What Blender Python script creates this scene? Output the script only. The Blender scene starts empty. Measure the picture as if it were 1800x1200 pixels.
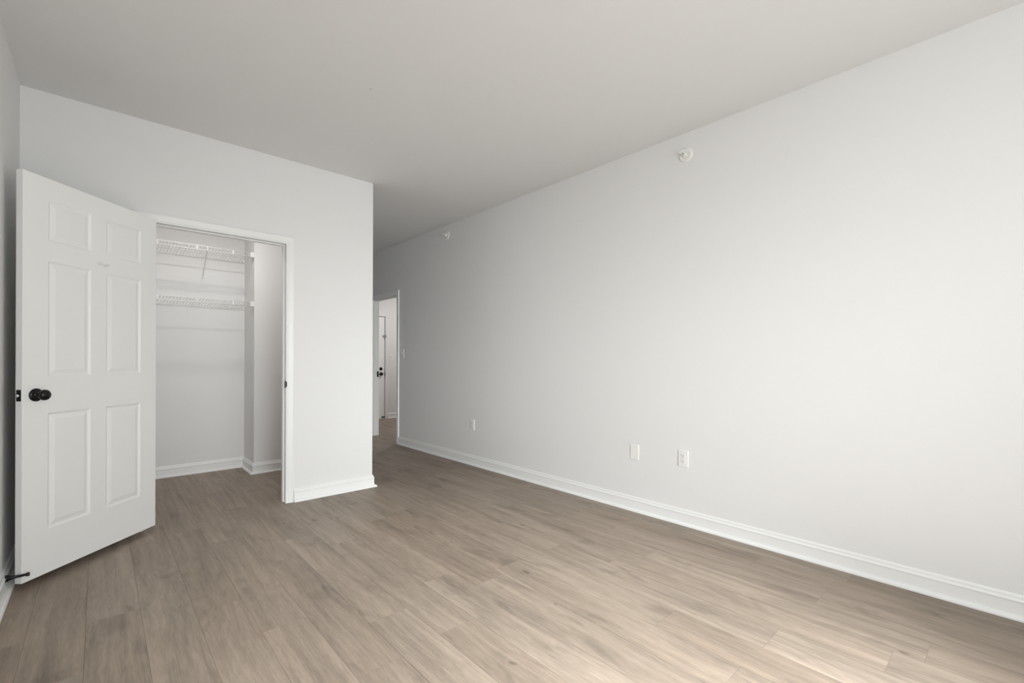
import bpy, bmesh, math, random
from mathutils import Vector, Matrix
C = bpy.context.scene.collection
sc = bpy.context.scene

# ------------------------------------------------------------------ camera
F_PX, YAW, Y0, ROLL, CAM_Z = 800.0, math.radians(42.2), 634.2, 0.0035, 1.14
cd = bpy.data.cameras.new('camera'); cam = bpy.data.objects.new('camera', cd); C.objects.link(cam)
cd.sensor_width = 36.0; cd.lens = 36.0 * F_PX / 1800.0; cd.shift_y = (Y0 - 600.0) / 1800.0
cd.clip_start = 0.02
cam.location = (0, 0, CAM_Z)
cam.matrix_world = (Matrix.Translation((0, 0, CAM_Z)) @ Matrix.Rotation(-YAW, 4, 'Z')
                    @ Matrix.Rotation(math.pi / 2, 4, 'X') @ Matrix.Rotation(ROLL, 4, 'Z'))
sc.camera = cam

# ------------------------------------------------------------------ view and world
sc.view_settings.view_transform = 'Standard'; sc.view_settings.look = 'None'
sc.view_settings.gamma = 1.0; sc.view_settings.use_curve_mapping = False
sc.view_settings.exposure = 0.11
SKY, GROUND, GLOW, SUN = 6.6, 6.9, 25.0, 23.5
w = bpy.data.worlds.new('overcast_sky'); sc.world = w; w.use_nodes = True
nt = w.node_tree; nt.nodes.clear()
out = nt.nodes.new('ShaderNodeOutputWorld'); bg = nt.nodes.new('ShaderNodeBackground')
tc = nt.nodes.new('ShaderNodeTexCoord'); sp = nt.nodes.new('ShaderNodeSeparateXYZ'); cr = nt.nodes.new('ShaderNodeValToRGB')
mr = nt.nodes.new('ShaderNodeMapRange'); mr.inputs['From Min'].default_value = -1; mr.inputs['From Max'].default_value = 1
nt.links.new(tc.outputs['Generated'], sp.inputs[0]); nt.links.new(sp.outputs['Z'], mr.inputs['Value'])
nt.links.new(mr.outputs[0], cr.inputs[0]); nt.links.new(cr.outputs[0], bg.inputs[0]); nt.links.new(bg.outputs[0], out.inputs[0])
g = GROUND / SKY
cr.color_ramp.elements[0].position = 0.485; cr.color_ramp.elements[0].color = (g * .96, g * .985, g, 1)
cr.color_ramp.elements[1].position = 0.515; cr.color_ramp.elements[1].color = (.94, .97, 1, 1)
bg.inputs[1].default_value = SKY
# hazy bright part of the sky, low above the horizon outside the window
def light_dir(az, el):                                     # direction the light travels, azimuth from +Y towards +X
    a, e = math.radians(az), math.radians(el)
    return Vector((math.sin(a) * math.cos(e), math.cos(a) * math.cos(e), -math.sin(e)))
gd = -light_dir(21, 10); SIG = 0.33
dt = nt.nodes.new('ShaderNodeVectorMath'); dt.operation = 'DOT_PRODUCT'; dt.inputs[1].default_value = gd
nt.links.new(tc.outputs['Generated'], dt.inputs[0])
def wm(op, a, b):
    n = nt.nodes.new('ShaderNodeMath'); n.operation = op
    for i, v in enumerate((a, b)):
        if isinstance(v, (int, float)): n.inputs[i].default_value = v
        elif v is not None: nt.links.new(v, n.inputs[i])
    return n.outputs[0]
lobe = wm('EXPONENT', wm('MULTIPLY', wm('SUBTRACT', dt.outputs['Value'], 1.0), 2.0 / SIG ** 2), None)
bg2 = nt.nodes.new('ShaderNodeBackground'); bg2.inputs[0].default_value = (.955, .975, 1, 1)
nt.links.new(wm('MULTIPLY', lobe, GLOW), bg2.inputs[1])
ad = nt.nodes.new('ShaderNodeAddShader'); nt.links.new(bg.outputs[0], ad.inputs[0]); nt.links.new(bg2.outputs[0], ad.inputs[1])
nt.links.new(ad.outputs[0], out.inputs[0])
sl = bpy.data.lights.new('hazy_sun', 'SUN'); sl.energy = SUN; sl.angle = math.radians(35); sl.color = (.96, .98, 1)
so = bpy.data.objects.new('hazy_sun', sl); C.objects.link(so); so.location = (0, -6, 6)
so.rotation_euler = (-light_dir(9, 37)).to_track_quat('Z', 'Y').to_euler()

# room dimensions
XL, XR, YB, YC, H = -0.3475, 3.037, -1.4, 3.90, 2.74     # left, right, window wall, closet wall, ceiling
XK, YCB, YH, XH, YE = 1.832, 5.535, 8.30, 5.0, 7.4         # block corner, closet back, entry wall, hall far side, corridor end
XCH, YCH = 1.150, 5.12                                    # chase in the closet
OX0, OX1, OZ = 0.218, 1.100, 2.065                         # closet opening
DY0, DY1, DZ = 5.705, 6.52, 2.045                         # bedroom doorway in the right wall
WX0, WX1, WZ0, WZ1 = -0.27, 1.90, 0.48, 2.22               # window
LY0, LY1 = None, None
T = 0.12

def area_light(name, loc, rot, size, size_y, energy, col=(1, 1, 1), shape='RECTANGLE', portal=False):
    l = bpy.data.lights.new(name, 'AREA'); l.shape = shape; l.size = size
    if shape == 'RECTANGLE': l.size_y = size_y
    l.energy = energy; l.color = col
    if portal: l.cycles.is_portal = True
    o = bpy.data.objects.new(name, l); o.location = loc; o.rotation_euler = rot; C.objects.link(o); return o
area_light('window_portal', ((WX0 + WX1) / 2, YB - T - .02, (WZ0 + WZ1) / 2), (-math.pi / 2, 0, 0) if False else (math.pi / 2, 0, 0),
           WX1 - WX0, WZ1 - WZ0, 1.0, portal=True)

# ------------------------------------------------------------------ materials
def princ(name, col, rough=.5, metal=0.0, spec=.5):
    m = bpy.data.materials.new(name); m.use_nodes = True
    b = m.node_tree.nodes['Principled BSDF']
    b.inputs['Base Color'].default_value = (*col, 1); b.inputs['Roughness'].default_value = rough
    b.inputs['Metallic'].default_value = metal; b.inputs['Specular IOR Level'].default_value = spec
    return m
def add_bump(m, scale, strength, dist=.001, detail=3):
    nt = m.node_tree; b = nt.nodes['Principled BSDF']
    tc = nt.nodes.new('ShaderNodeTexCoord'); n = nt.nodes.new('ShaderNodeTexNoise'); bp = nt.nodes.new('ShaderNodeBump')
    n.inputs['Scale'].default_value = scale; n.inputs['Detail'].default_value = detail
    bp.inputs['Strength'].default_value = strength; bp.inputs['Distance'].default_value = dist
    nt.links.new(tc.outputs['Object'], n.inputs['Vector']); nt.links.new(n.outputs['Fac'], bp.inputs['Height'])
    nt.links.new(bp.outputs['Normal'], b.inputs['Normal']); return m
WALL = princ('wall_paint', (.826, .821, .818), .62, spec=.25)
CEIL = princ('ceiling_paint', (.826, .821, .818), .8, spec=.2)
TRIM = princ('trim_paint', (.87, .868, .862), .38, spec=.45)
DOOR = princ('door_paint', (.93, .93, .925), .40, spec=.45)
PLATE = princ('white_plastic', (.88, .875, .85), .3)
SLOT = princ('dark_slot', (.10, .09, .08), .6)
GREY = princ('grey_plastic', (.40, .39, .38), .5)
BLACK = princ('matte_black_metal', (.004, .004, .0045), .25, spec=.35)
CHROME = princ('chrome', (.75, .75, .75), .2, 1.0)
WIRE = princ('white_coated_wire', (.88, .88, .87), .35)
RUBBER = princ('black_rubber', (.015, .015, .015), .5)
LAMPM = princ('lamp_glass', (.9, .88, .84), .3)
SCREW = princ('screw', (.55, .54, .52), .4)

def floor_material():
    m = bpy.data.materials.new('vinyl_oak_planks'); m.use_nodes = True
    nt = m.node_tree; N = nt.nodes; Lk = nt.links.new; b = N['Principled BSDF']
    def val(x):
        return x
    def math_(op, a, bb=None, c=None, clamp=False):
        n = N.new('ShaderNodeMath'); n.operation = op; n.use_clamp = clamp
        for i, v in enumerate((a, bb, c)):
            if v is None: continue
            if isinstance(v, (int, float)): n.inputs[i].default_value = v
            else: Lk(v, n.inputs[i])
        return n.outputs[0]
    def comb(x, y, z):
        n = N.new('ShaderNodeCombineXYZ')
        for i, v in enumerate((x, y, z)):
            if isinstance(v, (int, float)): n.inputs[i].default_value = v
            else: Lk(v, n.inputs[i])
        return n.outputs[0]
    def noise(vec, scale, detail=2, rough=.5, dist=0, out='Fac'):
        n = N.new('ShaderNodeTexNoise'); Lk(vec, n.inputs['Vector']); n.inputs['Scale'].default_value = scale
        n.inputs['Detail'].default_value = detail; n.inputs['Roughness'].default_value = rough; n.inputs['Distortion'].default_value = dist
        return n.outputs[out]
    def rng(v, a, bb, c, d):
        n = N.new('ShaderNodeMapRange'); Lk(v, n.inputs['Value'])
        for k, q in zip(('From Min', 'From Max', 'To Min', 'To Max'), (a, bb, c, d)): n.inputs[k].default_value = q
        return n.outputs[0]
    def mixc(f, a, bb, mode='MIX'):
        n = N.new('ShaderNodeMix'); n.data_type = 'RGBA'; n.blend_type = mode
        if isinstance(f, (int, float)): n.inputs[0].default_value = f
        else: Lk(f, n.inputs[0])
        for i, v in ((6, a), (7, bb)):
            if isinstance(v, tuple): n.inputs[i].default_value = (*v, 1)
            else: Lk(v, n.inputs[i])
        return n.outputs[2]
    tc = N.new('ShaderNodeTexCoord'); s = N.new('ShaderNodeSeparateXYZ'); Lk(tc.outputs['Object'], s.inputs[0])
    X, Y = s.outputs[0], s.outputs[1]
    PW, PL = .182, 1.22
    xr = math_('DIVIDE', math_('ADD', X, 10.05), PW); row = math_('FLOOR', xr); fx = math_('SUBTRACT', xr, row)
    wn = N.new('ShaderNodeTexWhiteNoise'); wn.noise_dimensions = '1D'; Lk(row, wn.inputs['W'])
    yr = math_('ADD', math_('DIVIDE', math_('ADD', Y, 20.0), PL), wn.outputs['Value'])
    col = math_('FLOOR', yr); fy = math_('SUBTRACT', yr, col)
    w2 = N.new('ShaderNodeTexWhiteNoise'); w2.noise_dimensions = '2D'; Lk(comb(row, col, 0), w2.inputs['Vector'])
    pid = w2.outputs['Value']; pidc = N.new('ShaderNodeSeparateColor'); Lk(w2.outputs['Color'], pidc.inputs[0])
    # seams
    dx = math_('MULTIPLY', math_('MINIMUM', fx, math_('SUBTRACT', 1.0, fx)), PW)
    dy = math_('MULTIPLY', math_('MINIMUM', fy, math_('SUBTRACT', 1.0, fy)), PL)
    seam = math_('MAXIMUM', rng(dx, .0004, .0018, 1, 0), rng(dy, .0003, .0015, .6, 0))
    # per-plank shifted coordinates, grain runs along Y
    ox = math_('MULTIPLY', pid, 37.0); oy = math_('MULTIPLY', pidc.outputs[1], 53.0)
    gx = math_('ADD', X, ox); gy = math_('ADD', Y, oy)
    warp = noise(comb(math_('MULTIPLY', gx, 3.0), math_('MULTIPLY', gy, 1.0), oy), 1.6, 2, .5)
    gxw = math_('ADD', gx, math_('MULTIPLY', math_('SUBTRACT', warp, .5), .07))
    fine = noise(comb(math_('MULTIPLY', gxw, 150.0), math_('MULTIPLY', gy, 13.0), ox), 1.0, 5, .68)
    med = noise(comb(math_('MULTIPLY', gxw, 34.0), math_('MULTIPLY', gy, 1.3), ox), 1.0, 4, .55, .5)
    broad = noise(comb(math_('MULTIPLY', gxw, 9.0), math_('MULTIPLY', gy, 1.1), oy), 1.0, 3, .5, .3)
    # cathedral grain
    ring = math_('SINE', math_('MULTIPLY', math_('ADD', math_('MULTIPLY', gxw, 10.0), math_('MULTIPLY', noise(comb(math_('MULTIPLY', gx, 4.0), math_('MULTIPLY', gy, .9), ox), 1.0, 1, .5), 9.0)), 9.0))
    # dark knots and smudges
    smud = noise(comb(math_('MULTIPLY', gx, 8.0), math_('MULTIPLY', gy, 2.4), ox), 1.0, 3, .6, .6)
    smud = rng(smud, .55, .76, 0, 1)
    knot = noise(comb(math_('MULTIPLY', gx, 14.0), math_('MULTIPLY', gy, 6.0), oy), 1.0, 2, .5)
    knot = rng(knot, .735, .80, 0, 1)
    base = mixc(pid, (.258, .201, .157), (.304, .243, .194))
    base = mixc(math_('MULTIPLY', pidc.outputs[2], .35), base, (.266, .222, .182))
    v = math_('ADD', math_('MULTIPLY', math_('SUBTRACT', fine, .5), .80), math_('MULTIPLY', math_('SUBTRACT', med, .5), .80))
    v = math_('ADD', v, math_('MULTIPLY', math_('SUBTRACT', broad, .5), .66))
    v = math_('ADD', v, math_('MULTIPLY', ring, .028))
    v = math_('ADD', v, 1.0)
    v = math_('MULTIPLY', v, math_('SUBTRACT', 1.0, math_('MULTIPLY', smud, .34)))
    v = math_('MULTIPLY', v, math_('SUBTRACT', 1.0, math_('MULTIPLY', knot, .42)))
    v = math_('MULTIPLY', v, math_('SUBTRACT', 1.0, math_('MULTIPLY', seam, .38)))
    vv = comb(v, v, v)
    fin = mixc(1.0, base, vv, 'MULTIPLY')
    Lk(fin, b.inputs['Base Color'])
    b.inputs['Specular IOR Level'].default_value = .32
    Lk(rng(fine, .2, .8, .42, .56), b.inputs['Roughness'])
    bp = N.new('ShaderNodeBump'); bp.inputs['Strength'].default_value = .25; bp.inputs['Distance'].default_value = .0012
    Lk(math_('SUBTRACT', math_('MULTIPLY', fine, .4), math_('MULTIPLY', seam, 1.0)), bp.inputs['Height'])
    Lk(bp.outputs['Normal'], b.inputs['Normal'])
    return m
FLOOR = floor_material()
def glass_material():
    m = bpy.data.materials.new('window_glass'); m.use_nodes = True; nt = m.node_tree; nt.nodes.clear()
    o = nt.nodes.new('ShaderNodeOutputMaterial'); t = nt.nodes.new('ShaderNodeBsdfTransparent'); gl = nt.nodes.new('ShaderNodeBsdfGlossy')
    mx = nt.nodes.new('ShaderNodeMixShader'); mx.inputs[0].default_value = .06; gl.inputs['Roughness'].default_value = .02
    t.inputs[0].default_value = (.96, .97, .96, 1)
    nt.links.new(t.outputs[0], mx.inputs[1]); nt.links.new(gl.outputs[0], mx.inputs[2]); nt.links.new(mx.outputs[0], o.inputs[0]); return m
GLASS = glass_material()

# ------------------------------------------------------------------ helpers
def tag(o, label=None, cat=None, group=None, kind=None):
    if label: o['label'] = label
    if cat: o['category'] = cat
    if group: o['group'] = group
    if kind: o['kind'] = kind
    return o
def obj(name, bm, mat, parent=None, smooth=False, bevel=0, recalc=True):
    if recalc: bmesh.ops.recalc_face_normals(bm, faces=bm.faces[:])
    me = bpy.data.meshes.new(name); bm.to_mesh(me); bm.free(); me.materials.append(mat)
    if smooth:
        for p in me.polygons: p.use_smooth = True
    o = bpy.data.objects.new(name, me); C.objects.link(o)
    if parent is not None: o.parent = parent
    if bevel:
        md = o.modifiers.new('bevel', 'BEVEL'); md.width = bevel; md.segments = 2; md.limit_method = 'ANGLE'
    return o
def empty(name, loc, rotz=0.0):
    o = bpy.data.objects.new(name, None); o.empty_display_size = .1; C.objects.link(o)
    o.location = loc; o.rotation_euler = (0, 0, rotz); return o
def bx(bm, x0, y0, z0, x1, y1, z1):
    vs = [bm.verts.new((x, y, z)) for z in (z0, z1) for x, y in ((x0, y0), (x1, y0), (x1, y1), (x0, y1))]
    for f in ((0, 3, 2, 1), (4, 5, 6, 7), (0, 1, 5, 4), (1, 2, 6, 5), (2, 3, 7, 6), (3, 0, 4, 7)):
        bm.faces.new([vs[i] for i in f])
    return vs
def boxes(*bs):
    bm = bmesh.new()
    for b in bs: bx(bm, *b)
    return bm
def lathe(bm, prof, origin, axis, seg=28):
    """prof: list of (distance along axis, radius)"""
    a = Vector(axis).normalized(); u = a.orthogonal().normalized(); v = a.cross(u); o = Vector(origin); rings = []
    for d, r in prof:
        if r < 1e-6: rings.append([bm.verts.new(o + a * d)])
        else: rings.append([bm.verts.new(o + a * d + (u * math.cos(t) + v * math.sin(t)) * r) for t in [2 * math.pi * i / seg for i in range(seg)]])
    for A, B in zip(rings, rings[1:]):
        for i in range(seg):
            j = (i + 1) % seg
            if len(A) == 1 and len(B) == 1: continue
            if len(A) == 1: bm.faces.new((A[0], B[i], B[j]))
            elif len(B) == 1: bm.faces.new((A[i], B[0], A[j]))
            else: bm.faces.new((A[i], B[i], B[j], A[j]))
    for R in (rings[0], rings[-1]):
        if len(R) > 1: bm.faces.new(R)
def tube(bm, pts, r, seg=8):
    pts = [Vector(p) for p in pts]; rings = []; n = len(pts); up = None
    for i, p in enumerate(pts):
        d = ((pts[i] - pts[i - 1]).normalized() if i else Vector()) + ((pts[i + 1] - pts[i]).normalized() if i < n - 1 else Vector())
        d.normalize()
        if up is None: up = d.orthogonal().normalized()
        u = (up - d * up.dot(d)).normalized(); up = u; v = d.cross(u)
        rings.append([bm.verts.new(p + (u * math.cos(t) + v * math.sin(t)) * r) for t in [2 * math.pi * k / seg for k in range(seg)]])
    for A, B in zip(rings, rings[1:]):
        for k in range(seg): bm.faces.new((A[k], A[(k + 1) % seg], B[(k + 1) % seg], B[k]))
    bm.faces.new(rings[0]); bm.faces.new(rings[-1])
def sweep(bm, path, prof, fmap):
    """mitred sweep in a plane: path 2D, prof (offset to the left of travel, height), fmap(a,b,h)->xyz"""
    n = len(path); P = [Vector(p) for p in path]; rows = []
    for i in range(n):
        d1 = (P[i] - P[i - 1]).normalized() if i else None
        d2 = (P[i + 1] - P[i]).normalized() if i < n - 1 else None
        n1 = Vector((-d1.y, d1.x)) if d1 else None; n2 = Vector((-d2.y, d2.x)) if d2 else None
        if n1 is None: m = n2
        elif n2 is None: m = n1
        else: m = (n1 + n2) / (1 + n1.dot(n2))
        rows.append([bm.verts.new(fmap(*(P[i] + m * o), h)) for o, h in prof])
    k = len(prof)
    for A, B in zip(rows, rows[1:]):
        for j in range(k): bm.faces.new((A[j], A[(j + 1) % k], B[(j + 1) % k], B[j]))
    bm.faces.new(rows[0]); bm.faces.new(rows[-1])
FLOORMAP = lambda a, b, h: (a, b, h)
BASE = [(0, 0), (.034, 0), (.034, .007), (.030, .014), (.023, .019), (.014, .020), (.014, .074), (.016, .078), (.016, .082),
        (.009, .090), (.008, .100), (.004, .106), (0, .108)]
def baseboard(name, path, label):
    bm = bmesh.new(); sweep(bm, path, BASE, FLOORMAP)
    return tag(obj(name, bm, TRIM), label, 'baseboard', kind='structure')
# casing profile: offset outwards from the opening, height off the wall
CASE = [(0, 0), (0, .009), (.004, .012), (.012, .012), (.016, .010), (.022, .012), (.045, .016), (.052, .018), (.058, .017), (.060, .012), (.060, 0)]
def casing(name, a0, a1, top, fmap, label, parent=None, wid=1.0):
    bm = bmesh.new(); prof = [(o * wid, h) for o, h in CASE]
    sweep(bm, [(a0, 0.0), (a0, top), (a1, top), (a1, 0.0)], prof, fmap)      # left of travel = outside
    return tag(obj(name, bm, TRIM), label, 'door casing', kind='structure')
def struct(name, bm, mat, label, cat, bevel=0):
    return tag(obj(name, bm, mat, bevel=bevel), label, cat, kind='structure')

# ------------------------------------------------------------------ shell
struct('floor', boxes((XL - T, YB - T, -.05, XH + T, YH + T, 0)), FLOOR,
       'greyish brown wood look plank floor running through bedroom, closet and hall', 'floor')
struct('ceiling', boxes((XL - T, YB - T, H, XH + T, YH + T, H + .1)), CEIL,
       'plain off-white painted ceiling over the whole room', 'ceiling')
struct('wall_right', boxes((XR, YB, 0, XR + T, DY0 - .02, H), (XR, DY0 - .02, DZ + .02, XR + T, DY1 + .02, H), (XR, DY1 + .02, 0, XR + T, YH, H)), WALL,
       'long blank white wall along the right side with hall doorway at its far end', 'wall')
struct('wall_left', boxes(*([(XL - T, YB, 0, XL, YCB, H)] if LY0 is None else [(XL - T, YB, 0, XL, LY0, H), (XL - T, LY1, 0, XL, YCB, H), (XL - T, LY0, 0, XL, LY1, WZ0), (XL - T, LY0, WZ1, XL, LY1, H)])), WALL, 'narrow strip of white wall at left edge behind the open door', 'wall')
struct('wall_window', boxes((XL - T, YB - T, 0, WX0, YB, H), (WX1, YB - T, 0, XR + T, YB, H), (WX0, YB - T, 0, WX1, YB, WZ0), (WX0, YB - T, WZ1, WX1, YB, H)), WALL,
       'white wall with the window behind the viewer', 'wall')
struct('wall_closet_front', boxes((XL, YC, 0, OX0 - .02, YC + T, H), (OX0 - .02, YC, OZ + .02, OX1 + .02, YC + T, H), (OX1 + .02, YC, 0, XK, YC + T, H),
       (XK - T, YC + T, 0, XK, YE, H)), WALL, 'white wall around the open closet doorway ending in an outside corner', 'wall')
struct('wall_closet_back', boxes((XL, YCB, 0, XK - T, YCB + T, H)), WALL, 'white back wall inside the closet carrying two wire shelves', 'wall')
struct('wall_closet_side', boxes((XCH, YCH, 0, XK - T, YCB, H)), WALL, 'boxed-out white wall corner at right inside the closet', 'wall')
struct('wall_corridor_end', boxes((XK, YE, 0, XR, YE + T, H)), WALL, 'white wall closing the passage behind the closet block', 'wall')
EX0, EX1, EZ = 3.245, 4.160, 2.000
struct('wall_hall_end', boxes((XR + T, YH, 0, EX0 - .02, YH + T, H), (EX0 - .02, YH, EZ + .02, EX1 + .02, YH + T, H), (EX1 + .02, YH, 0, XH, YH + T, H)), WALL,
       'white hall wall around the entry door seen through the far doorway', 'wall')
struct('wall_hall_side', boxes((XH, 4.7, 0, XH + T, YH + T, H)), WALL, 'white wall on the far side of the hall', 'wall')
struct('wall_hall_near', boxes((XR + T, 4.7 - T, 0, XH + T, 4.7, H)), WALL, 'white wall at the near end of the hall', 'wall')

# baseboards (room lies to the left of travel)
CW = .062
baseboard('baseboard_right', [(XR, YB + .0), (XR, DY0 - CW)], 'white baseboard with shoe moulding along the long right wall')
baseboard('baseboard_corner', [(XK, YE), (XK, YC), (OX1 + CW, YC)][::1], 'white baseboard wrapping the outside corner right of the closet')
baseboard('baseboard_left', [(OX0 - CW, YC), (XL, YC), (XL, YB)], 'white baseboard of the left wall beside the open door')
baseboard('baseboard_closet', [(XK - T, YCH), (XCH, YCH), (XCH, YCB), (XL, YCB), (XL, YC + T)], 'white baseboard running round the inside of the closet')
baseboard('baseboard_hall', [(XH, 4.7), (XH, YH), (EX1 + CW, YH)], 'white baseboard in the hall beyond the far doorway')
baseboard('baseboard_window', [(XL, YB), (XR, YB)], 'white baseboard under the window')
baseboard('baseboard_corridor', [(XR, DY1 + CW), (XR, YE), (XK, YE)], 'white baseboard at the end of the passage behind the closet block')

# ------------------------------------------------------------------ closet doorway
m_closet = lambda a, b, h: (a, YC - h, b)
casing('trim_1', OX0, OX1, OZ, m_closet, 'white moulded casing around the closet doorway')
J = .004
jamb = struct('trim_2', boxes((OX0 - .02, YC + J * 0 - .001, 0, OX0 - J, YC + T + .001, OZ + J), (OX1 + J, YC - .001, 0, OX1 + .02, YC + T + .001, OZ + J),
      (OX0 - .02, YC - .001, OZ + J, OX1 + .02, YC + T + .001, OZ + .02)), TRIM, 'white jamb lining the closet doorway with a black strike plate', 'door jamb', bevel=.001)
obj('stop_strip', boxes((OX0 - J, YC + .040, 0, OX0 + .008, YC + .075, OZ + J - .012), (OX1 - .008, YC + .040, 0, OX1 + J, YC + .075, OZ + J - .012),
      (OX0 - J, YC + .040, OZ - .008, OX1 + J, YC + .075, OZ + J)), TRIM, jamb, bevel=.001)
bm = boxes((OX1 + J - .0015, YC - .002, .918, OX1 + J, YC + .034, .978))
bx(bm, OX1 - .0022, YC - .013, .922, OX1 + J - .0005, YC + .004, .974); bx(bm, OX1 - .0022, YC - .019, .932, OX1 + .006, YC - .012, .964)
obj('strike_plate', bm, BLACK, jamb, bevel=.0006)['label'] = 'black strike plate'

# ------------------------------------------------------------------ six-panel doors
def panel_rects(wd, u0=.121, u1=.351, u2=.449, u3=.688):
    return [(a, b, z0, z1) for a, b in ((u0, u1), (u2, u3)) for z0, z1 in ((.230, .823), (1.010, 1.610), (1.713, 1.924))]
def panelled_door(wd, ht, th, rects):
    """local frame: u along width (x), y = depth (front face at 0, back at +th), z up"""
    bm = bmesh.new()
    us = sorted({0.0, wd, *[r[0] for r in rects], *[r[1] for r in rects]}); zs = sorted({0.0, ht, *[r[2] for r in rects], *[r[3] for r in rects]})
    rs = {(round(r[0], 4), round(r[2], 4)) for r in rects}
    rings = [(0, 0), (.005, .0035), (.010, .0070), (.014, .0075), (.036, .0015), (.038, .0012)]
    for side in (0, 1):
        yf = 0.0 if side == 0 else th; sg = 1 if side == 0 else -1
        V = {(u, z): bm.verts.new((u, yf, z)) for u in us for z in zs}
        for i in range(len(us) - 1):
            for j in range(len(zs) - 1):
                c = [V[us[i], zs[j]], V[us[i + 1], zs[j]], V[us[i + 1], zs[j + 1]], V[us[i], zs[j + 1]]]
                if (round(us[i], 4), round(zs[j], 4)) in rs:
                    prev = c
                    for ins, dep in rings[1:]:
                        cur = [bm.verts.new((us[i] + ins, yf + sg * dep, zs[j] + ins)), bm.verts.new((us[i + 1] - ins, yf + sg * dep, zs[j] + ins)),
                               bm.verts.new((us[i + 1] - ins, yf + sg * dep, zs[j + 1] - ins)), bm.verts.new((us[i] + ins, yf + sg * dep, zs[j + 1] - ins))]
                        for k in range(4): bm.faces.new((prev[k], prev[(k + 1) % 4], cur[(k + 1) % 4], cur[k]))
                        prev = cur
                    bm.faces.new(prev)
                else: bm.faces.new(c)
        if side == 0: V0 = V
        else:
            for i in range(len(us) - 1):
                for z in (0.0, ht): bm.faces.new((V0[us[i], z], V0[us[i + 1], z], V[us[i + 1], z], V[us[i], z]))
            for j in range(len(zs) - 1):
                for u in (0.0, wd): bm.faces.new((V0[u, zs[j]], V0[u, zs[j + 1]], V[u, zs[j + 1]], V[u, zs[j]]))
    return bm
def knob_bm(origin, axis, rose=.033, k=.0275, ln=.060):
    bm = bmesh.new()
    lathe(bm, [(0, rose), (.004, rose), (.008, rose * .92), (.011, rose * .60), (.013, .013), (ln * .45, .0115), (ln * .52, .016),
               (ln * .62, k * .85), (ln * .74, k), (ln * .88, k * .97), (ln, k * .75), (ln + .005, k * .40), (ln + .006, 0)], origin, axis)
    return bm

HX, HY, LX, LY = .281, 3.861, -.281, 3.279
ang = math.atan2(HY - LY, HX - LX)
d1 = empty('door_1', (LX, LY, .033), ang)                  # u runs from the latch edge to the hinge edge
tag(d1, 'white six-panel closet door standing open with black knob at left', 'door', kind='structure')
WD, HT, TH = math.hypot(HX - LX, HY - LY), 2.044, .035
rects = [(a, b, z0, z1) for a, b in ((.121, .353), (.448, .688)) for z0, z1 in ((.229, .830), (1.018, 1.618), (1.720, 1.934))]
obj('door_slab', panelled_door(WD, HT, TH, rects), DOOR, d1, bevel=.0015)
obj('knob', knob_bm((.062, 0, .927), (0, -1, 0)), BLACK, d1, smooth=True)['label'] = 'black round door knob'
obj('knob', knob_bm((.062, TH, .927), (0, 1, 0), ln=.05), BLACK, d1, smooth=True)['label'] = 'black round door knob on the wall side'
lp = obj('latch_plate', boxes((-.0015, .006, .899, .001, TH - .006, .956)), BLACK, d1, bevel=.0005); lp['label'] = 'black latch plate'
bm = bmesh.new(); lathe(bm, [(0, .0085), (.008, .0085), (.012, .006), (.013, 0)], (0, TH / 2, .927), (-1, 0, 0), 16)
obj('latch_bolt', bm, CHROME, lp, smooth=True)['label'] = 'shiny latch bolt'
# small double coat hook screwed between the upper panels
hk = obj('coat_hook', bmesh.new(), PLATE, d1)
bm = bmesh.new()
lathe(bm, [(0, .010), (.002, .010), (.004, .007), (.005, 0)], (.400, 0, 1.664), (0, -1, 0), 18)
tube(bm, [(.400, -.003, 1.664), (.400, -.016, 1.658), (.400, -.026, 1.662), (.400, -.028, 1.672)], .0028)
bm.to_mesh(hk.data); bm.free(); hk['label'] = 'small round white hook'
hk = obj('coat_hook', bmesh.new(), PLATE, d1); hk['label'] = 'small white hook with two prongs'
bm = bmesh.new(); bx(bm, .424, -.003, 1.655, .448, 0, 1.667)
for u in (.430, .443): tube(bm, [(u, -.002, 1.662), (u, -.014, 1.655), (u, -.022, 1.658), (u, -.024, 1.667)], .0025)
bm.to_mesh(hk.data); bm.free()
for z in (.20, 1.0, 1.82):
    bm = bmesh.new(); lathe(bm, [(0, .007), (.09, .007)], (WD + .003, TH + .002, z - .045), (0, 0, 1), 14)
    bx(bm, WD - .001, TH - .030, z - .045, WD + .0015, TH, z + .045)
    tube(bm, [(WD + .003, TH + .002, z), (WD - .006, TH + .046, z)], .004, 8)
    obj('hinge', bm, BLACK, d1)['label'] = 'black hinge'

# rigid door stop on the left baseboard
ds = empty('door_stop', (XL + .016, 3.275, .077)); tag(ds, 'black rubber-tipped door stop on the left baseboard', 'door stop')
bm = bmesh.new(); lathe(bm, [(-.003, .017), (.004, .017), (.010, .012), (.022, .0075), (.064, .0055), (.068, .008)], (0, 0, 0), (1, 0, 0), 20)
obj('shaft', bm, BLACK, ds, smooth=True)
bm = bmesh.new(); lathe(bm, [(.064, .0065), (.069, .0095), (.077, .0095), (.079, .007)], (0, 0, 0), (1, 0, 0), 18)
obj('rubber_tip', bm, RUBBER, ds, smooth=True)

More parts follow.
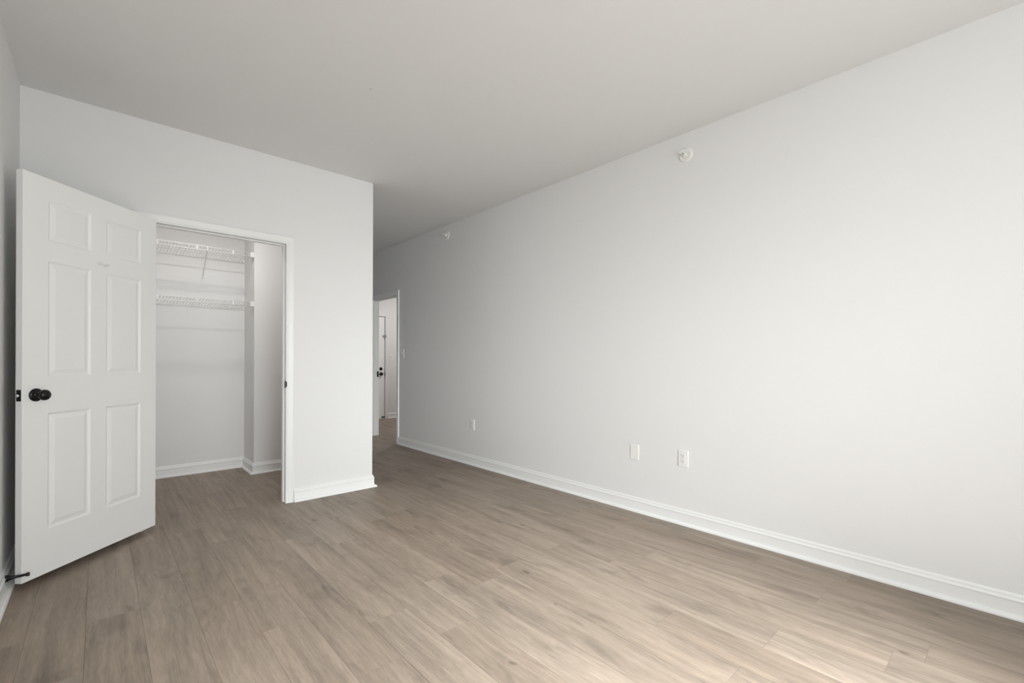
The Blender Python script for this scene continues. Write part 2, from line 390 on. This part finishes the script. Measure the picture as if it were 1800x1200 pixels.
# ------------------------------------------------------------------ wire shelves
def wire_shelf(zdeck, label, braces):
    x0, x1, yf, yb, z = XL + .003, XCH - .002, 5.135, YCB - .002, zdeck
    s = empty('wire_shelf', ((x0 + x1) / 2, yb, z)); tag(s, label, 'wire shelf', 'white wire shelves on the closet back wall')
    ox, oy, oz = s.location
    def part(name, bm, mat=WIRE, **k):
        for v in bm.verts: v.co -= Vector((ox, oy, oz))
        return obj(name, bm, mat, s, **k)
    bm = bmesh.new(); n = int((x1 - x0) / .0254)
    for i in range(n):
        x = x0 + .012 + i * .0254
        tube(bm, [(x, yb - .004, z - .03), (x, yf + .003, z), (x, yf, z - .004), (x, yf, z - .030)], .0016, 5)
    for y, dz in ((yb - .012, .034), ((yf + yb) / 2, .019)): tube(bm, [(x0, y, z - dz), (x1, y, z - dz)], .0028, 6)
    part('deck', bm, smooth=True)
    bm = bmesh.new()
    tube(bm, [(x0, yf, z + .002), (x1, yf, z + .002)], .0036, 8); tube(bm, [(x0, yf, z - .034), (x1, yf, z - .034)], .0036, 8)
    part('front_rail', bm, smooth=True)
    x = .378 - .294 * 2
    while x < x1:
        bm = bmesh.new(); bx(bm, x - .005, yf - .006, z - .036, x + .005, yf + .004, z + .004); part('rail_clip', bm, bevel=.001); x += .2945
    bm = bmesh.new(); bx(bm, x1 - .030, yf - .012, z - .042, x1 + .002, yf + .030, z + .008); part('end_bracket', bm, bevel=.003)
    for i in range(5):
        bm = bmesh.new(); xx = x0 + .15 + i * .30; bx(bm, xx - .006, yb - .014, z - .040, xx + .006, yb + .002, z - .024); part('wall_clip', bm, bevel=.001)
    for bxx, bxw in braces:
        bm = bmesh.new()
        tube(bm, [(bxx, yf - .002, z + .002), (bxx, yf + .001, z - .036), (bxw, yb - .012, z - .20), (bxw, yb - .002, z - .215)], .0045, 8)
        bx(bm, bxw - .009, yb - .004, z - .235, bxw + .009, yb + .002, z - .195)
        part('support_brace', bm, smooth=False)
    return s
wire_shelf(2.210, 'upper white wire shelf in closet with a diagonal brace', [(.755, .778), (-.12, -.10)])
wire_shelf(1.718, 'lower white wire shelf in closet without a visible brace', [])

# ------------------------------------------------------------------ right-wall fittings (local: x out of wall -> built facing -X)
def wall_plate(name, y, z, label, cat, kind, group=None):
    e = empty(name, (XR, y, z)); tag(e, label, cat, group)
    bm = bmesh.new(); bx(bm, -.0055, -.036, -.058, .001, .036, .058); obj('cover_plate', bm, PLATE, e, bevel=.002)
    if kind == 'duplex':
        for s in (-1, 1):
            bm = bmesh.new(); cz = s * .0195; pts = []
            for k in range(20):
                t = 2 * math.pi * k / 20; yy = max(-.0145, min(.0145, .0175 * math.cos(t))); zz = max(-.0135, min(.0135, .0165 * math.sin(t)))
                pts.append((yy, zz + cz))
            A = [bm.verts.new((-.0050, a, b)) for a, b in pts]; B = [bm.verts.new((-.0080, a, b)) for a, b in pts]
            bm.faces.new(A); bm.faces.new(B)
            for k in range(20): bm.faces.new((A[k], A[(k + 1) % 20], B[(k + 1) % 20], B[k]))
            r = obj('receptacle', bm, PLATE, e)
            bm = bmesh.new()
            bx(bm, -.0084, -.0075, cz - .001, -.0078, -.0050, cz + .009); bx(bm, -.0084, .0050, cz - .001, -.0078, .0075, cz + .009)
            lathe(bm, [(0, .0028), (.0006, .0028)], (-.0078, 0, cz - .0065), (-1, 0, 0), 10)
            obj('slots', bm, SLOT, r)
        sz = (0,)
    elif kind == 'switch':
        bm = bmesh.new(); bx(bm, -.0065, -.0055, -.012, -.0050, .0055, .012); t = obj('toggle', bm, PLATE, e)
        bm = bmesh.new(); tube(bm, [(-.005, 0, 0), (-.016, 0, .006)], .0035, 8); obj('lever', bm, PLATE, t)
        sz = (-.030, .030)
    else: sz = (-.042, .042)
    for q in sz:
        bm = bmesh.new(); lathe(bm, [(0, .0032), (.0012, .0028), (.0014, 0)], (-.0052, 0, q), (-1, 0, 0), 12); obj('screw', bm, SCREW, e)
    return e
wall_plate('wall_outlet', 1.555, .460, 'white duplex outlet on right wall, right of the blank plate', 'outlet', 'duplex', 'duplex outlets on the right wall')
wall_plate('wall_outlet', 3.990, .440, 'white duplex outlet low on right wall, farthest toward the hall doorway', 'outlet', 'duplex', 'duplex outlets on the right wall')
wall_plate('blank_wall_plate', 1.947, .447, 'blank white cover plate with two screws, low on right wall', 'wall plate', 'blank')
wall_plate('light_switch', 5.545, 1.235, 'white toggle light switch on right wall beside the hall doorway', 'light switch', 'switch')

def sprinkler(y, z, label):
    e = empty('fire_sprinkler', (XR, y, z)); tag(e, label, 'fire sprinkler', 'sidewall sprinklers high on the right wall')
    bm = bmesh.new(); lathe(bm, [(-.001, .050), (.003, .050), (.007, .046), (.009, .036), (.006, .026), (.004, .016), (.004, 0)], (0, 0, 0), (-1, 0, 0), 36)
    obj('escutcheon', bm, PLATE, e, smooth=True)
    bm = bmesh.new(); lathe(bm, [(.002, .015), (.020, .015), (.024, .011), (.034, .009)], (0, 0, 0), (-1, 0, 0), 18)
    b = obj('sprinkler_body', bm, PLATE, e, smooth=True)
    bm = bmesh.new()
    for s in (-1, 1): tube(bm, [(-.030, s * .010, 0), (-.042, s * .015, 0), (-.056, s * .006, 0), (-.060, 0, 0)], .0028, 8)
    obj('frame_arm', bm, PLATE, b)
    bm = bmesh.new(); tube(bm, [(-.032, 0, 0), (-.058, 0, 0)], .0022, 8); obj('bulb', bm, SLOT, b)['label'] = 'dark glass bulb'
    bm = bmesh.new(); bx(bm, -.066, -.016, -.003, -.060, .016, .017); bx(bm, -.066, -.016, .014, -.040, .016, .017); obj('deflector', bm, PLATE, b, bevel=.001)
    return e
sprinkler(1.545, 2.583, 'larger white sidewall fire sprinkler high on right wall, above the outlets')
sprinkler(4.497, 2.617, 'smaller white fire sprinkler high on right wall near the hall doorway')
# ceiling screw
bm = bmesh.new(); lathe(bm, [(0, .006), (.002, .006), (.004, .003), (.004, 0)], (1.181, 2.549, H + .0005), (0, 0, -1), 14)
tag(obj('ceiling_screw', bm, SCREW), 'tiny screw head in the middle of the ceiling', 'screw')

# ------------------------------------------------------------------ hall doorway in the right wall
m_rw = lambda a, b, h: (XR - h, a, b)
m_rh = lambda a, b, h: (XR + T + h, a, b)
casing('trim_3', DY0, DY1, DZ, m_rw, 'white casing around the far doorway in the right wall')
casing('trim_4', DY0, DY1, DZ, m_rh, 'white casing on the hall side of the far doorway')
jr = struct('trim_5', boxes((XR - .001, DY0 - .02, 0, XR + T + .001, DY0 - J, DZ + J), (XR - .001, DY1 + J, 0, XR + T + .001, DY1 + .02, DZ + J),
      (XR - .001, DY0 - .02, DZ + J, XR + T + .001, DY1 + .02, DZ + .02)), TRIM, 'white jamb lining the far doorway to the hall', 'door jamb', bevel=.001)
obj('stop_strip', boxes((XR + .045, DY0 - J, 0, XR + .080, DY0 + .008, DZ + J), (XR + .045, DY1 - .008, 0, XR + .080, DY1 + J, DZ + J),
      (XR + .045, DY0 + .008, DZ - .008, XR + .080, DY1 - .008, DZ + J)), TRIM, jr, bevel=.001)
obj('strike_plate', boxes((XR + .006, DY0 - J, .90, XR + .040, DY0 - J + .002, .96)), BLACK, jr)['label'] = 'black strike plate'
obj('hinge', boxes((XR + T - .020, DY1 - .006, .89, XR + T + .004, DY1 + J, .975)), BLACK, jr)['label'] = 'black hinge'

# entry door in the hall
m_eh = lambda a, b, h: (a, YH - h, b)
casing('trim_6', EX0, EX1, EZ, m_eh, 'white casing around the entry door in the hall')
struct('trim_7', boxes((EX0 - .02, YH - .001, 0, EX0 - J, YH + T, EZ + J), (EX1 + J, YH - .001, 0, EX1 + .02, YH + T, EZ + J), (EX0 - .02, YH - .001, EZ + J, EX1 + .02, YH + T, EZ + .02)),
       TRIM, 'white jamb of the entry door in the hall', 'door jamb')
obj('stop_strip', boxes((EX0 - J, YH + .058, 0, EX0 + .014, YH + .09, EZ), (EX1 - .014, YH + .058, 0, EX1 + J, YH + .09, EZ), (EX0 - J, YH + .058, EZ - .018, EX1 + J, YH + .09, EZ + J),
    (EX0, YH + .058, 0, EX1, YH + .09, .03)), TRIM, bpy.data.objects['trim_7'])
d2 = empty('door_2', (EX0 + .002, YH + .012, .012)); tag(d2, 'white entry door with black knob and deadbolt, seen through the far doorway', 'door', kind='structure')
W2 = EX1 - EX0 - .004 - .006
rects2 = [(a, b, z0, z1) for a, b in ((.13, .40), (.505, .775)) for z0, z1 in ((.21, .80), (.98, 1.58), (1.68, 1.88))]
obj('door_slab', panelled_door(W2, EZ - .018, .044, rects2), DOOR, d2, bevel=.0015)
obj('knob', knob_bm((W2 - .075, 0, .866), (0, -1, 0), rose=.034, k=.029, ln=.055), BLACK, d2, smooth=True)['label'] = 'black door knob'
bm = bmesh.new(); lathe(bm, [(0, .032), (.006, .032), (.018, .026), (.020, .010), (.021, 0)], (W2 - .075, 0, .966), (0, -1, 0), 24)
obj('deadbolt', bm, BLACK, d2, smooth=True)['label'] = 'black deadbolt'
obj('latch_guard', boxes((W2 + .0, -.018, .83, W2 + .020, -.006, .90)), BLACK, d2)['label'] = 'black plate at the latch edge'
bm = boxes((W2 - .040, -.010, 1.585, W2 - .004, 0, 1.625)); bx(bm, W2 - .004, -.024, 1.575, W2 + .030, -.006, 1.635)
bmesh.ops.create_cube(bm, size=.012, matrix=Matrix.Translation((W2 + .004, -.028, 1.565)))
obj('swing_bar_guard', bm, GREY, d2, bevel=.002)['label'] = 'grey security latch'
obj('door_sweep', boxes((W2 - .06, -.016, .012, W2 + .010, 0, .030)), BLACK, d2)['label'] = 'black stop at the foot of the door'
obj('threshold', boxes((EX0, YH - .03, 0, EX1, YH + .06, .014)), princ('metal_threshold', (.55, .52, .47), .4), None, bevel=.003)
tag(bpy.data.objects['threshold'], 'pale threshold strip under the entry door', 'threshold', kind='structure')
e = empty('light_switch', (4.290, YH, 1.205), math.pi / 2)
tag(e, 'small white light switch on hall wall right of the entry door', 'light switch')
obj('cover_plate', boxes((-.0055, -.036, -.058, .001, .036, .058)), PLATE, e, bevel=.002)
bm = bmesh.new(); bx(bm, -.0075, -.0055, -.012, -.0050, .0055, .012); tube(bm, [(-.006, 0, 0), (-.018, 0, .007)], .0038, 8); obj('toggle', bm, GREY, e)

# ------------------------------------------------------------------ ceiling lamps of closet and hall
def lamp(loc, energy, label, r=.14):
    e = empty('ceiling_light', loc); tag(e, label, 'ceiling light')
    bm = bmesh.new(); lathe(bm, [(-.001, r), (.018, r), (.022, r - .004), (.022, r - .02), (.010, r - .02)], (0, 0, 0), (0, 0, -1), 36); obj('base', bm, PLATE, e, smooth=True)
    m = bpy.data.materials.get('lit_diffuser')
    if m is None:
        m = princ('lit_diffuser', (.9, .88, .84), .4); b = m.node_tree.nodes['Principled BSDF']
        b.inputs['Emission Color'].default_value = (1, .97, .92, 1); b.inputs['Emission Strength'].default_value = 2.0
    bm = bmesh.new(); lathe(bm, [(.012, r - .022), (.030, r - .030), (.038, r - .06), (.040, 0)], (0, 0, 0), (0, 0, -1), 36); obj('diffuser', bm, m, e, smooth=True)
    area_light('bulb_light', (loc[0], loc[1], loc[2] - .046), (0, 0, 0), r * 1.0, 0, energy, (1, .97, .93), 'DISK')
    return e
LAMP1, LAMP2 = 8.0, 17.0
lamp((.75, 4.52, H), LAMP1, 'round ceiling light inside the closet', .11)
lamp((4.45, 7.0, H), LAMP2, 'round ceiling light in the hall beyond the far doorway')

# ------------------------------------------------------------------ window behind the viewer
wn = empty('window_1', ((WX0 + WX1) / 2, YB, WZ0)); tag(wn, 'wide white-framed double window behind the viewer', 'window', kind='structure')
def wpart(name, bs, mat, parent=wn, **k):
    bm = boxes(*bs)
    for v in bm.verts: v.co -= Vector(wn.location)
    return obj(name, bm, mat, parent, **k)
ya, yb_ = YB - T + .01, YB - .03
xm = (WX0 + WX1) / 2; f = .045
wpart('window_frame', [(WX0, ya, WZ0, WX0 + f, yb_, WZ1), (WX1 - f, ya, WZ0, WX1, yb_, WZ1), (WX0 + f, ya, WZ0, WX1 - f, yb_, WZ0 + f), (WX0 + f, ya, WZ1 - f, WX1 - f, yb_, WZ1),
                        (xm - f / 2, ya, WZ0 + f, xm + f / 2, yb_, WZ1 - f)], TRIM, bevel=.002)
for a, b in ((WX0 + f, xm - f / 2), (xm + f / 2, WX1 - f)):
    s = .035
    sash = wpart('window_sash', [(a, ya + .02, WZ0 + f, a + s, ya + .05, WZ1 - f), (b - s, ya + .02, WZ0 + f, b, ya + .05, WZ1 - f), (a + s, ya + .02, WZ0 + f, b - s, ya + .05, WZ0 + f + s),
                       (a + s, ya + .02, WZ1 - f - s, b - s, ya + .05, WZ1 - f), (a + s, ya + .02, (WZ0 + WZ1) / 2 - .02, b - s, ya + .05, (WZ0 + WZ1) / 2 + .02)], TRIM, bevel=.001)
    wpart('window_pane', [(a + s, ya + .033, WZ0 + f + s, b - s, ya + .037, WZ1 - f - s)], GLASS, sash)
wpart('window_sill', [(WX0 - .04, YB - .04, WZ0 - .022, WX1 + .04, YB + .03, WZ0)], TRIM, bevel=.003)
